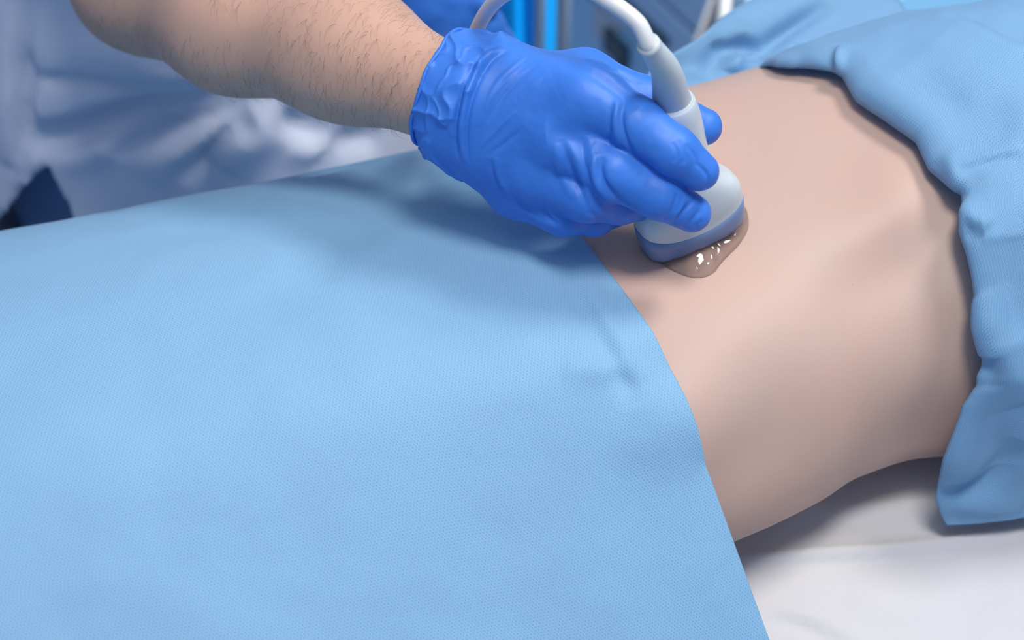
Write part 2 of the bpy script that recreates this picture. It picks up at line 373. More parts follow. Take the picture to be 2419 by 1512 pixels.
for px, py in outl:
    r = Vector(ray(px, py)).normalized(); p, n, i, d = Tx.ray_cast(Vector(CAM), r)
    if p is None: continue
    ws.append((i % (nw-1))+.5); se.append(ss[i//(nw-1)]); print('outline', px, py, 'w', ws[-1], 's', round(se[-1], 3), tuple(round(c, 3) for c in p))
o = np.argsort(ws); ws = np.array(ws)[o]; se = np.array(se)[o]
print('far', [(round(a), round(b, 3)) for a, b in zip(ws, se)])
wmax = ws[-1]
wi = np.linspace(0, wmax, 420)
s_e = np.interp(wi, ws, se, left=se[0]); 
js = np.r_[0, np.cumsum(np.linspace(.0008, .0045, 150))]
Gr = np.zeros((len(wi), len(js), 3))
for i, wv in enumerate(wi):
    i0 = min(int(wv), nw-2); f = wv-i0; col = base[:, i0]*(1-f)+base[:, i0+1]*f
    sj = s_e[i]+js
    for k in range(3): Gr[i, :, k] = np.interp(sj, ss, col[:, k])
    ex = np.clip(sj-ss[-1], 0, None); Gr[i, :, 0] += AX[0]*ex; Gr[i, :, 1] += AX[1]*ex
Vr = Gr.reshape(-1, 3); Fr = np.array(gridfaces(len(wi), len(js))); Nr = vnormals(Vr, Fr)
if Nr[:, 2].mean() < 0: Fr = Fr[:, ::-1]; Nr = -Nr
jj = np.tile(js, len(wi)); wwn = np.repeat(wi/wmax, len(js))
R = .016; prof = np.where(jj < R, np.sqrt(np.clip(1-(1-jj/R)**2, 0, 1)), 1)
lipamt = np.interp(wwn, [0, .25, .39, .47, .55, .72, .85, .93, 1], [.004, .002, .002, .009, .012, .011, .006, .003, .001])
Vr += Nr*((prof-1)*0+prof*lipamt)[:, None]
Vr += Nr*((.003*fbm(Vr, 12, 3, 5)+.001*fbm(Vr, 40, 2, 6))*np.clip(jj/.03, .05, 1)*np.interp(wwn, [0, .3, .36, .42, .9, 1], [1, .7, .3, 1, .8, .2]))[:, None]
sv = Vr[:, :2]@AX; tv = Vr[:, :2]@NX; Lx = np.clip(tv-(.105-(sv-.355)*1.5), 0, .25)*np.clip((sv-.345)/.05, 0, 1)
floor_z = np.where(tv < .19, np.maximum(body_top(Vr[:, :2])+.004, .004), -.2)
Vr[:, 2] = np.where(sv > .345, np.maximum(Vr[:, 2]-1.6*Lx*Lx/(Lx+.02), np.minimum(Vr[:, 2], floor_z)), Vr[:, 2])
Tr = bvh(Vr, Fr); Nr2 = vnormals(Vr, Fr)
for pix, wd, am in [([(1785, 130), (1830, 95), (1890, 50), (1960, 10)], .006, -.010), ([(1800, 140), (1900, 165), (1985, 178)], .006, .003), ([(1985, 105), (1982, 140), (1990, 180)], .004, .005),
                    ([(1975, 105), (1960, 140), (1965, 175)], .007, -.003), ([(1785, 125), (1740, 110), (1690, 135)], .007, -.009), ([(1765, 60), (1745, 110), (1725, 170)], .007, .009), ([(1700, 90), (1690, 140), (1660, 180)], .008, -.008), ([(1800, 150), (1790, 120), (1775, 150)], .006, -.008),
                    ([(2265, 410), (2330, 385), (2419, 365)], .003, -.003), ([(2275, 395), (2340, 372), (2419, 352)], .005, .003), ([(2272, 458), (2262, 420), (2240, 350)], .006, .004),
                    ([(2275, 480), (2300, 520), (2330, 545)], .006, .005), ([(2280, 540), (2320, 535)], .006, -.005), ([(2335, 840), (2340, 880), (2345, 920)], .007, -.006), ([(2300, 700), (2350, 840), (2419, 960)], .016, .006),
                    ([(2220, 1168), (2290, 1160), (2360, 1120), (2419, 1050)], .009, -.007), ([(2230, 1180), (2330, 1195), (2419, 1200)], .010, .004), ([(2340, 900), (2330, 1020), (2350, 1120)], .018, -.008),
                    ([(2310, 920), (2290, 1050), (2260, 1150)], .012, .006), ([(2140, 0), (2300, 60), (2419, 130)], .008, .003), ([(2230, 0), (2419, 105)], .01, -.003),
                    ([(2030, 150), (2150, 250), (2240, 330)], .014, .003), ([(2120, 180), (2250, 260), (2400, 300)], .02, -.003), ([(2380, 560), (2400, 700), (2419, 800)], .018, -.005)]:
    Vr = ridge(Vr, Nr2, path3(Tr, pix), wd, am)
Vr[:, 2] = np.where((wwn > .85) & (Vr[:, 2] < .0035), .0035, Vr[:, 2])
dr = mesh('surgical_drape', Vr, Fr, M_drape)
u, v = arc_uv(Gr); uvmap(dr, np.stack([u, v], -1).reshape(-1, 2)*1.0)
dr.modifiers.new('s', 'SOLIDIFY').thickness = .0008
tag(dr, 'light blue drape gathered over the chest, falling down the right side', 'drape')

# ------------------------------------------------------------------ bed and sheet
BR = math.radians(18); cB, sB = math.cos(BR), math.sin(BR)
xs = np.linspace(-.80, .90, 300); ys = np.linspace(-.42, .195, 170)
X, Y = np.meshgrid(xs, ys, indexing='ij'); P = np.stack([X*cB-Y*sB, X*sB+Y*cB, 0*X], -1).reshape(-1, 3); TB = Y.reshape(-1)
P[:, 2] = .0012*fbm(P*[1, 1, 0], 7, 3, 3)+.0004*fbm(P*[1, 1, 0], 30, 2, 4)-.0035
Fs = np.array(gridfaces(len(xs), len(ys))); Ns = np.tile([0, 0, 1.], (len(P), 1))
Ts = bvh(P, Fs if vnormals(P, Fs)[:, 2].mean() > 0 else Fs[:, ::-1])
for pix, wd, am in [([(1730, 1325), (1900, 1312), (2150, 1295), (2419, 1255)], .006, .0035), ([(1730, 1340), (1900, 1330), (2150, 1312), (2419, 1275)], .005, -.002),
                    ([(1800, 1455), (1900, 1480), (2000, 1530)], .008, -.003), ([(1790, 1440), (1900, 1462), (2050, 1520)], .008, .003), ([(1950, 1225), (2050, 1200), (2200, 1180)], .010, .003),
                    ([(1860, 1250), (2000, 1215), (2200, 1150)], .012, -.002), ([(2000, 1400), (2200, 1440), (2419, 1420)], .02, .002), ([(2230, 1512), (2300, 1430), (2419, 1370)], .012, -.0018)]:
    P = ridge(P, Ns, path3(Ts, pix), wd*.8, am*1.4)
P[:, 2] -= .02*(np.clip(np.abs(TB+.1125)-.292, 0, 1)/.015)**2
if vnormals(P, Fs)[:, 2].mean() < 0: Fs = Fs[:, ::-1]
sheet = mesh('bed_sheet', P, Fs, M_sheet); sheet.modifiers.new('s', 'SOLIDIFY').thickness = .0012
tag(sheet, 'white creased sheet covering the bed under the patient', 'sheet')
bed = thing('examination_bed', 'padded examination bed beneath the white sheet', 'bed', (.035, -.11, FZ)); bed.rotation_euler = (0, 0, BR)
def bpart(o): o.parent = bed; return o
bpart(box('mattress', (.05, 0, -.060-FZ), (1.66, .575, .098), M_matt, bev=.015))
bpart(box('frame', (.05, 0, -.139-FZ), (1.6, .52, .06), M_metal))
for x in (-.62, .72):
    for y in (-.22, .22): bpart(tube('leg', [(x, y, 0), (x, y, -.17-FZ)], .02, M_metal))
pillow_c = aty(2419, 30, .34)
# pillow beyond the chest drape at top right
pv = []
for i in range(41):
    for j in range(41):
        a = -1+i/20; b = -1+j/20; e = max(0, (1-abs(a)**3)*(1-abs(b)**3))**.45; pv.append((a*.2*(1-.08*b*b), b*.14*(1-.08*a*a), e))
pil = np.array(pv); top = pil*[1, 1, .055]; bot = pil*[1, 1, -.035]
pf = gridfaces(41, 41); rimcells = [tuple(k+1681 for k in f[::-1]) for f in pf]
pc = np.array([.585, .405, .045]); 
pillow = mesh('pillow', np.vstack([top, bot])+pc, pf[:]+rimcells, M_sheet)
tag(pillow, 'white pillow just showing at the upper right corner behind the drape', 'pillow')

# ------------------------------------------------------------------ probe
PB = np.array([.1015, .0185, .1640]); PT = PB+np.array([-.0180, .0015, .0960]); pax = (PT-PB)/np.linalg.norm(PT-PB)
yaw = math.radians(24); pu = np.array([math.cos(yaw), math.sin(yaw), 0]); pu -= pax*(pu@pax); pu /= np.linalg.norm(pu); pvv = np.cross(pax, pu)
def ploft(levels, n=96, bendR=.085):
    V = []
    for (L, hw, hd, ex, bend) in levels:
        for j in range(n):
            t = 2*math.pi*j/n; c, s = math.cos(t), math.sin(t); x = hw*math.copysign(abs(c)**(2/ex), c); y = hd*math.copysign(abs(s)**(2/ex), s)
            V.append(PB+pu*x+pvv*y+pax*(L+bend*x*x/(2*bendR)))
    return np.array(V), gridfaces(len(levels), n, True)
LP = [.0125, .020, .028, .036, .041, .045, .049, .055, .065, .078, .088, .094, .0965, .0975, .0972, .0965]
HW = [.0312, .0306, .0278, .0228, .0198, .0182, .0170, .0164, .0154, .0148, .0138, .0128, .0120, .0110, .0098, .0085]
HDp = [.0143, .0150, .0152, .0151, .0145, .0142, .0140, .0136, .0134, .0133, .0130, .0124, .0118, .0109, .0098, .0085]
lv = []
for L in np.r_[np.linspace(.0100, .094, 60), [.0955, .0965, .0975, .0978, .0974, .0968, .0962]]:
    if L in (.0974, .0968, .0962): pass
    lv.append([L, 0, 0, spline([.0125, .04, .06], [3.6, 2.5, 2.0], L), spline([0, .0100, .045], [1, 1.35, 0], L)])
for q in lv: q[1] = spline(sorted(LP[:14]), HW[:14], q[0]); q[2] = spline(sorted(LP[:14]), HDp[:14], q[0])
for k, hw in zip((-3, -2, -1), (.0104, .0098, .0094)): lv[k][1] = lv[k][2] = hw
probe = thing('ultrasound_probe', 'white ultrasound probe with blue grey rim held on the belly', 'medical probe', tuple(PB))
V, F = ploft(lv); F = list(F)
adopt(mesh('housing', V, F, M_probe), probe)
lens_lv = [(-.004, .001, .001, 2, 0), (-.004, .016, .006, 2.6, .3), (-.0036, .0235, .0100, 2.8, .3), (-.003, .0285, .0128, 3.4, .3), (-.001, .0304, .0139, 3.6, .35), (.003, .0311, .0144, 3.7, .6), (.006, .0313, .0146, 3.7, .95), (.0097, .03135, .0146, 3.7, 1.35), (.0101, .0308, .0140, 3.7, 1.35)]
V, F = ploft(lens_lv); adopt(mesh('acoustic_rim', V, F, M_lens), probe)
s0 = PB+pax*.0965; s1 = atk(1531, 103, .845)
mid = (s0+s1)/2+np.array([.0025, -.0, .002])
SR = catmull([s0, mid, s1], 24); adopt(tube('strain_relief', np.vstack([SR, SR[-1]-(SR[-1]-SR[-2])*.01]), list(np.interp(np.linspace(0, 1, 24), [0, .08, .5, .93, .97, 1], [.0104, .0098, .0078, .0058, .0062, .0060]))+[.0040], M_relief, seg=40), probe)
cab = [SR[-3], s1, atk(1505, 52, .842), atk(1440, 3, .845), atk(1365, -36, .855), atk(1275, -44, .875), atk(1190, -12, .905), atk(1145, 35, .94), atk(1118, 95, .985), atk(1105, 150, 1.05), np.array([-.02, .25, .09]), np.array([-.01, .29, -.2]), np.array([.04, .38, -.6]), np.array([.12, .6, -.80]), np.array([.25, .85, -.80])]
adopt(tube('cable', catmull(cab, 220), .0042, M_cable, seg=24), probe)
# gel
gel_out = [(1530, 590), (1545, 613), (1600, 644), (1645, 657), (1682, 648), (1708, 618), (1745, 580), (1766, 545), (1768, 515), (1758, 492), (1720, 490), (1650, 515), (1570, 535), (1515, 555)]
go = catmull([(a, b, 0) for a, b in gel_out+gel_out[:1]], 141)[:-1]
G3 = np.array([hit(Tb, a, b) for a, b, _ in go]); gc = G3.mean(0); rings = []
for f, h in [(1, -.0006), (1.0, .0004), (.985, .0018), (.955, .0032), (.90, .0045), (.80, .0054), (.65, .0059), (.5, .0061), (.3, .0061), (.1, .0061)]:
    rr = gc+(G3-gc)*f; bt2 = body_top(rr[:, :2]); rr[:, 2] = bt2+h; rings.append(rr)
V = np.vstack(rings); n = 140; gm = .0016*fbm(V, 150, 2, 9)*np.repeat([0, 0, .3, .6, 1, 1, 1, 1, 1, 1], n); V[:, 2] += gm
F = gridfaces(len(rings), n, True)+[tuple(range((len(rings)-1)*n, len(rings)*n))]+[tuple(range(n))[::-1]]
gel = mesh('ultrasound_gel', V, F, M_gel)
tag(gel, 'clear glossy gel puddle on the skin around the probe tip', 'gel')

# ------------------------------------------------------------------ clinician
k_ = atk
wr = k_(1090, 232, .932)
hand = dict(
    index=[(k_(1390, 232, .897), .0175), (k_(1500, 293, .886), .0140), (k_(1592, 357, .884), .0122), (k_(1652, 405, .889), .0100)],
    middle=[(k_(1330, 325, .905), .0175), (k_(1450, 405, .895), .0145), (k_(1555, 460, .897), .0122), (k_(1635, 504, .905), .0098)],
    ring=[(k_(1265, 400, .922), .0165), (k_(1385, 460, .908), .0140), (k_(1465, 478, .922), .0112), (k_(1515, 480, .938), .0095)],
    pinky=[(k_(1222, 445, .940), .0150), (k_(1330, 500, .926), .0125), (k_(1405, 510, .936), .0103), (k_(1450, 498, .952), .009)],
    thumb=[(k_(1180, 205, .945), .018), (k_(1380, 192, .925), .0165), (k_(1520, 238, .926), .0120), (k_(1662, 300, .928), .0098)])
wa, wb = k_(1100, 180, .930), k_(1085, 282, .932)
elb = k_(340, -52, 1.085); wc = k_(1030, 205, .94)
sh = np.array([-.30, .36, .45])
def f_hand(P, g=0.0):
    d = smin(sseg(P, wa, k_(1180, 190, .925), .0215+g, .021+g), sseg(P, wb, k_(1170, 320, .928), .0215+g, .023+g), .02)
    for nme, src in (('index', wa), ('middle', (wa+wb)/2), ('ring', wb), ('pinky', wb)):
        a, ra = hand[nme][0]
        d = smin(d, sseg(P, src, a, .020+g, ra+g), .014)
    d = smin(d, sseg(P, hand['index'][0][0], hand['middle'][0][0], .0135+g, .014+g), .008)
    d = smin(d, sseg(P, hand['middle'][0][0], hand['ring'][0][0], .014+g, .0135+g), .008)
    d = smin(d, sseg(P, hand['ring'][0][0], hand['pinky'][0][0], .0135+g, .012+g), .008)
    d = smin(d, sseg(P, hand['thumb'][0][0], hand['index'][0][0], .016+g, .011+g), .014)
    fs = []
    for nme in ('index', 'middle', 'ring', 'pinky'):
        pts = [(a, r+g) for a, r in hand[nme]]; fs.append(chain(P, pts, .004))
    for a_, b_ in (('index', 'middle'), ('middle', 'ring'), ('ring', 'pinky')):
        A0, A1 = hand[a_][0][0], hand[a_][1][0]; B0, B1 = hand[b_][0][0], hand[b_][1][0]
        d = smin(d, sseg(P, (A0+B0)/2, (A0+B0)/2*.5+(A1+B1)/2*.5+np.array([0, .005, -.002]), (.0155 if a_ == 'index' else .0125)+g, (.0115 if a_ == 'index' else .009)+g), .007)
    fd = fs[0]
    for e in fs[1:]: fd = smin(fd, e, .0022)
    d = smin(d, fd, .007)
    d = smin(d, chain(P, [(a, r+g) for a, r in hand['thumb']], .006), .010)
    return d
cd_ = elb-wc; cd_ /= np.linalg.norm(cd_)
hemc = k_(1048, 222, .935); hn = cd_-FW*(cd_@FW)*.55; hn /= np.linalg.norm(hn)
def f_arm(P):
    return smin(smin(sseg(P, k_(1085, 238, .934), k_(820, 122, .985), .0262, .0350), sseg(P, k_(820, 122, .985), k_(560, 40, 1.03), .0345, .0435), .03),
                smin(sseg(P, k_(560, 40, 1.03), elb, .0435, .041), sseg(P, elb, sh, .041, .052), .03), .02)
def f_cuff(P):
    ax = -hn; rel = P-hemc.astype(np.float32); al = rel@ax.astype(np.float32)
    d = smin(sseg(P, k_(985, 195, .948), k_(1130, 245, .925), .0285, .0260), sseg(P, k_(975, 180, .948), k_(1115, 228, .925), .0285, .0260), .01)
    d = np.maximum(d, -al-.004)
    return d
def f_glove(P):
    a = f_hand(P, .0004); c = f_cuff(P)
    d = smin(a, c, .006)
    al = (P-hemc.astype(np.float32))@(-hn).astype(np.float32)
    d = np.maximum(d, -al-.004)
    return d
pts = np.array([p for v in hand.values() for p, r in v]+[wa, wb, hemc]); lo = pts.min(0)-.04; hi = pts.max(0)+.035
Vg, Fg = sdf_mesh(f_glove, lo, hi, .0008); Fg = outward(Vg, Fg)
print('glove verts', len(Vg))
# open the cuff: drop the flat cap
al = (Vg-hemc)@(-hn)
Ng = vnormals(Vg, Fg); Tg = bvh(Vg, Fg)
CRE = [([(1478, 225), (1468, 280), (1478, 330), (1500, 370)], .0016, -.0012), ([(1460, 225), (1452, 290), (1462, 350)], .0018, .0008), ([(1448, 240), (1438, 300), (1440, 360)], .0014, -.0006),
       ([(1425, 370), (1418, 400), (1432, 440), (1470, 475), (1510, 497)], .0020, -.0014), ([(1408, 360), (1402, 400), (1415, 445), (1450, 480)], .0022, .0012),
       ([(1325, 330), (1345, 390), (1375, 460), (1395, 510)], .0020, -.0014), ([(1345, 335), (1370, 400), (1392, 470)], .0018, .0008), ([(1310, 340), (1322, 400), (1350, 470)], .0022, .0009), ([(1390, 320), (1400, 370), (1410, 420)], .0018, .0008), ([(1375, 325), (1380, 380), (1400, 450)], .0014, -.0008),
       ([(1290, 320), (1330, 318), (1370, 335), (1400, 350)], .006, -.0022), ([(1390, 500), (1420, 520), (1440, 527)], .002, -.0012), ([(1275, 490), (1295, 515), (1320, 530)], .0018, -.0012), ([(1210, 455), (1240, 490), (1300, 520)], .0030, -.0010),
       ([(1170, 370), (1180, 420), (1205, 465)], .0018, .0008), ([(1160, 375), (1166, 415), (1190, 460)], .0014, -.0006),
       ([(1330, 150), (1400, 175), (1470, 225), (1500, 260)], .004, -.0018), ([(1385, 145), (1450, 165), (1510, 200)], .0025, -.0008),
       ([(1190, 112), (1145, 140), (1112, 200), (1093, 270), (1090, 330), (1098, 385)], .0016, .0016), ([(1206, 116), (1160, 145), (1125, 205), (1106, 275), (1102, 330), (1108, 388)], .0012, -.0010), ([(1178, 108), (1130, 138), (1098, 198), (1079, 270), (1076, 330), (1083, 380)], .0012, -.0012),
       ([(1250, 125), (1180, 190), (1140, 260)], .0012, .0006), ([(1235, 150), (1170, 220), (1130, 300)], .0012, .0005), ([(1270, 150), (1200, 215), (1150, 290)], .0014, -.0005), ([(1300, 160), (1230, 230), (1170, 300)], .0014, .0005), ([(1220, 260), (1170, 310), (1135, 350)], .0014, .0006), ([(1240, 300), (1190, 340), (1150, 370)], .0014, -.0005),
       ([(1640, 385), (1660, 400), (1672, 420), (1668, 440)], .0012, -.0008), ([(1620, 340), (1640, 365), (1650, 395)], .0012, -.0007), ([(1590, 335), (1600, 365), (1590, 385)], .0012, -.0006), ([(1606, 330), (1620, 365), (1612, 390)], .0012, -.0006),
       ([(1640, 470), (1615, 500), (1590, 530)], .0015, -.0012), ([(1655, 495), (1635, 520), (1615, 540)], .0013, -.0010), ([(1600, 455), (1590, 490), (1570, 520)], .0013, -.0009), ([(1620, 465), (1606, 495), (1585, 520)], .0013, .0008), ([(1660, 520), (1645, 535), (1650, 545)], .0012, -.0008)]
for pix, wd, am in CRE: Vg = ridge(Vg, Ng, path3(Tg, pix, 30), wd, am*(1.0 if pix[0][0] > 1500 or 1285 < pix[0][0] < 1395 else 1.4))
# crumpled thin cuff between hem and the rolled ring
mask = np.clip((.030-al)/.008, 0, 1)*np.clip(1-(al+.004 < .0015), 0, 1)
q = Vg+.004*np.stack([fbm(Vg, 60, 2, 21), fbm(Vg, 60, 2, 22), fbm(Vg, 60, 2, 23)], -1); rn = np.clip(1-1.6*np.abs(fbm(q, 58, 1, 11)), 0, 1)**3; rn2 = np.clip(1-1.8*np.abs(fbm(q, 105, 1, 14)), 0, 1)**3
Vg += Ng*(((rn-.2)*.0024+(rn2-.2)*.0012+.0004*fbm(Vg, 40, 2, 15))*mask)[:, None]
m2 = np.clip((al-.035)/.02, 0, 1); Vg += Ng*(.00012*fbm(Vg*[1, .4, 1], 220, 2, 12)*m2)[:, None]
keep = ~(al[Fg].max(1) < -.0030)
clin = thing('person', 'person in a white lab coat leaning over the patient, hairy bare forearm and blue gloves', 'person', (-.24, .44, FZ))
glv = mesh('glove', Vg, Fg[keep], M_glove); adopt(glv, clin); glv['label'] = 'blue glove gripping the probe'
mp = np.where(keep)[0]
# hem bead
ang = np.linspace(0, 2*math.pi, 90, endpoint=False); e1 = np.cross(hn, [0, 0, 1]); e1 /= np.linalg.norm(e1); e2 = np.cross(hn, e1); bead = []
for a in ang:
    dv = e1*math.cos(a)+e2*math.sin(a); c0 = hemc+hn*.0025; p, nn, i, dd = Tg.ray_cast(Vector(c0+dv*.09), Vector(-dv)); 
    if p is not None: bead.append(np.array(p)+dv*.0002)
bead = np.array(bead); bead += hn*(.0012*fbm(bead, 60, 2, 3))[:, None]; bead = np.vstack([bead, bead[:1]])
bd = tube('cuff_bead', bead, .0011, M_glove, seg=8, caps=False); bd.parent = glv; bd.location = -Vector(clin.location)-Vector(glv.location)

# body of the clinician: one surface from the gloved right hand through shoulders to the left hand and legs
lsh = np.array([-.03, .50, .47]); lel = np.array([.02, .50, .22]); lw = atk(960, -95, 1.26); lp = atk(1010, -20, 1.28)
lf = [[(atk(1085, 20, 1.28), .017), (atk(1145, 60, 1.29), .0145), (atk(1183, 105, 1.30), .0115)], [(atk(1040, 60, 1.28), .0175), (atk(1095, 130, 1.29), .014), (atk(1135, 190, 1.30), .011)],
      [(atk(990, 80, 1.29), .017), (atk(1040, 160, 1.30), .0135), (atk(1070, 210, 1.31), .011)], [(atk(940, 85, 1.30), .016), (atk(975, 160, 1.31), .0125), (atk(995, 205, 1.32), .010)],
      [(atk(1045, -25, 1.28), .018), (atk(1105, -20, 1.27), .013), (atk(1145, 5, 1.27), .011)]]
def f_lhand(P, g=0.0):
    d = sseg(P, lw, lp, .030+g, .030+g)
    for c in lf:
        d = smin(d, sseg(P, lp, c[0][0], .028+g, c[0][1]+g), .015)
        e = chain(P, [(a, r+g) for a, r in c], .004); d = smin(d, e, .005)
    return d
hipc = np.array([-.24, .52, 0.])
def f_body(P):
    d = f_arm(P); d = smin(d, f_hand(P, -.0045), .008)
    q = (P-np.array([-.24, .44, .18], np.float32))/np.array([.185, .115, .40], np.float32)
    tor = (np.sqrt((q*q).sum(-1))-1)*.115
    d = smin(d, tor, .03); d = smin(d, chain(P, [(lsh, .05), (lel, .040), (lw, .027)], .02), .03); d = smin(d, f_lhand(P, -.002), .01)
    d = smin(d, sseg(P, (-.33, .44, -.05), (-.34, .46, -.55), .085, .055), .04); d = smin(d, sseg(P, (-.15, .44, -.05), (-.15, .46, -.55), .085, .055), .04)
    d = smin(d, sseg(P, (-.22, .42, .50), (-.20, .38, .66), .055, .05), .03)
    return d
Vc, Fc = sdf_mesh(f_body, (-.50, -.03, -.60), (.16, .66, .66), .0042); Fc = outward(Vc, Fc)
# two rounds of smoothing toward the true surface
for _ in range(2):
    d = f_body(Vc.astype(np.float32)[None, None])[0, 0]; N_ = vnormals(Vc, Fc); Vc -= N_*np.clip(d, -.003, .003)[:, None]
print('clinician verts', len(Vc))
cb = mesh('body', Vc, Fc, M_arm); adopt(cb, clin)
ss_ = cb.modifiers.new('sub', 'SUBSURF'); ss_.levels = ss_.render_levels = 1
# arm hair
Ta = bvh(Vc, Fc); hv, hf = [], []; cnt = 0; tries = 0
wristd = -cd_
while cnt < 1150 and tries < 30000:
    tries += 1
    if rng.random() < .55: px, py = rng.uniform(150, 1080), rng.uniform(-160, 345); p = hit(Ta, px, py)
    else:
        a = rng.random(); c0 = elb*(1-a)+wc*a; th = rng.uniform(0, 6.283); dv = e1*math.cos(th)+e2*math.sin(th); r = Ta.ray_cast(Vector(c0+dv*.1), Vector(-dv)); p = None if r[0] is None else np.array(r[0])
    if p is None: continue
    if f_arm(p.astype(np.float32)[None, None, None])[0, 0, 0] > .004: continue
    if (p-hemc)@(-cd_) > -.002 or p[1] > .30: continue
    loc, n, i, dd = Ta.find_nearest(Vector(p)); n = np.array(n)
    if fbm(p[None], 25, 2, 4)[0] < -.35: continue
    circ = np.cross(cd_, n); circ /= np.linalg.norm(circ)+1e-9
    if circ[2] > 0: circ = -circ
    dr_ = circ*rng.uniform(.5, 1.1)+wristd*rng.uniform(-.1, .7)+rng.normal(0, .25, 3); dr_ -= n*(dr_@n)*.7; dr_ /= np.linalg.norm(dr_)
    Lh = rng.uniform(.004, .012); cu = rng.normal(0, .5, 3); b0 = len(hv); r0 = rng.uniform(.00004, .00007)
    sd = np.cross(dr_, n); sd /= np.linalg.norm(sd)+1e-9
    for q_ in range(4):
        f = q_/3; c_ = p+dr_*Lh*f+n*(.0012+.0012*math.sin(math.pi*f))*min(1, f*3)+cu*Lh*.25*f*f; rr_ = r0*(1-.7*f)
        for t in range(3): a = t*2.094; hv.append(c_+rr_*(math.cos(a)*sd+math.sin(a)*n))
    for q_ in range(3):
        for t in range(3): a = b0+q_*3+t; b = b0+q_*3+(t+1) % 3; hf.append((a, b, b+3, a+3))
    cnt += 1
hair = mesh('arm_hair', hv, hf, M_hair); hair.parent = cb; hair.location = -Vector(clin.location)-Vector(cb.location); hair['kind'] = 'stuff'; hair['label'] = 'fine dark forearm hair'
print('hair', cnt)
# second glove
lpts = np.array([p for c in lf for p, r in c]+[lw]); Vl, Fl = sdf_mesh(lambda P: f_lhand(P, .0006), lpts.min(0)-.04, lpts.max(0)+.03, .0022); Fl = outward(Vl, Fl)
Nl = vnormals(Vl, Fl); Vl += Nl*(.0006*fbm(Vl, 80, 2, 3))[:, None]
g2 = mesh('glove', Vl, Fl, M_glove); adopt(g2, clin); g2['label'] = 'blurred blue glove on the other hand, behind the forearm'
# lab coat
WA = aty(92, 462, .25)*[1, 0, 1]; WB = aty(75, 800, .25)*[1, 0, 1]
def f_coat(P):
    x, y, z = P[..., 0], P[..., 1], P[..., 2]
    ax_ = np.interp(z, [-.6, -.3, -.05, .12, .3, .5], [.29, .27, .245, .215, .20, .19]); ay_ = np.interp(z, [-.6, -.3, -.05, .12, .3, .5], [.20, .185, .165, .145, .15, .12])
    cx_ = np.interp(z, [-.6, 0, .5], [-.26, -.26, -.24]); cy_ = np.interp(z, [-.6, -.1, .05, .5], [.45, .43, .435, .44])
    q = np.sqrt(((x-cx_)/ax_)**2+((y-cy_)/ay_)**2); tor = (q-1)*.16
    w_ = sseg(P*np.array([1, 0, 1], np.float32), WA, WB, .001, .070); tor = np.maximum(tor, np.maximum(-.52-z, z-.50)); tor = np.where(y < .44, np.maximum(tor, -w_), tor)
    d = smin(tor, sseg(P, sh, sh+(elb-sh)*.55, .068, .064), .03)
    d = smin(d, chain(P, [(lsh, .062), (lel, .052), (lel+(lw-lel)*.6, .046)], .02), .03)
    return d
Vt, Ft = sdf_mesh(f_coat, (-.58, .18, -.56), (.12, .68, .56), .0055); Ft = outward(Vt, Ft)
Nt = vnormals(Vt, Ft); Tt = bvh(Vt, Ft)
Vt += Nt*(.003*fbm(Vt*[1, 1, 1.4], 5, 2, 8))[:, None]
for pix, wd, am in [([(60, 345), (180, 315), (320, 265), (480, 240), (560, 232)], .012, -.026), ([(80, 270), (220, 265), (400, 235), (560, 215)], .018, .012), ([(270, 370), (360, 320), (470, 280), (590, 255)], .010, -.020), ([(120, 400), (260, 330), (420, 280), (560, 248)], .014, .014),
                    ([(420, 425), (480, 370), (540, 310), (600, 280)], .008, -.016), ([(330, 420), (430, 360), (560, 290)], .016, .014), ([(520, 400), (600, 320), (680, 290)], .02, .014), ([(640, 290), (720, 300), (760, 340)], .010, -.014), ([(780, 340), (850, 330), (900, 320)], .012, -.012), ([(700, 330), (760, 360)], .014, .010),
                    ([(70, 180), (200, 190), (350, 208), (480, 212)], .006, -.012), ([(70, 160), (250, 130), (480, 190)], .03, .012), ([(62, 0), (66, 150), (62, 280), (50, 400)], .007, -.016), ([(40, 0), (42, 200), (36, 400)], .02, .014), ([(480, 212), (550, 225), (620, 240)], .01, -.008)]:
    Vt = ridge(Vt, Nt, path3(Tt, pix, 30), wd, am*.8)
ct = mesh('lab_coat', Vt, Ft, M_coat); adopt(ct, clin); ct['label'] = 'white coat creased in long folds'
sm = ct.modifiers.new('smooth', 'SMOOTH'); sm.factor = .5; sm.iterations = 1
# trousers
def f_tr(P):
    d = smin(sseg(P, (-.33, .42, -.02), (-.34, .45, -.62), .108, .085), sseg(P, (-.15, .42, -.02), (-.15, .45, -.62), .108, .085), .03)
    return d
Vq, Fq = sdf_mesh(f_tr, (-.46, .27, -.72), (-.02, .58, .10), .007); Fq = outward(Vq, Fq)
tr_ = mesh('trousers', Vq, Fq, M_scrub); adopt(tr_, clin)
for x in (-.34, -.15):
    shv = []
    for i in range(16):
        for j in range(20):
            a = i/15; t = 2*math.pi*j/20; wd = .048*math.sin(math.pi*min(.97, max(.03, a)))**.35; hh = .085*(a)**.8+.03
            shv.append((x+wd*math.cos(t), .30+.26*a, max(FZ+.001, FZ+hh/2+hh/2*math.sin(t))))
    s_ = mesh('shoe', shv, gridfaces(16, 20, True)+[tuple(range(20))[::-1], tuple(range(300, 320))], M_white); adopt(s_, clin)

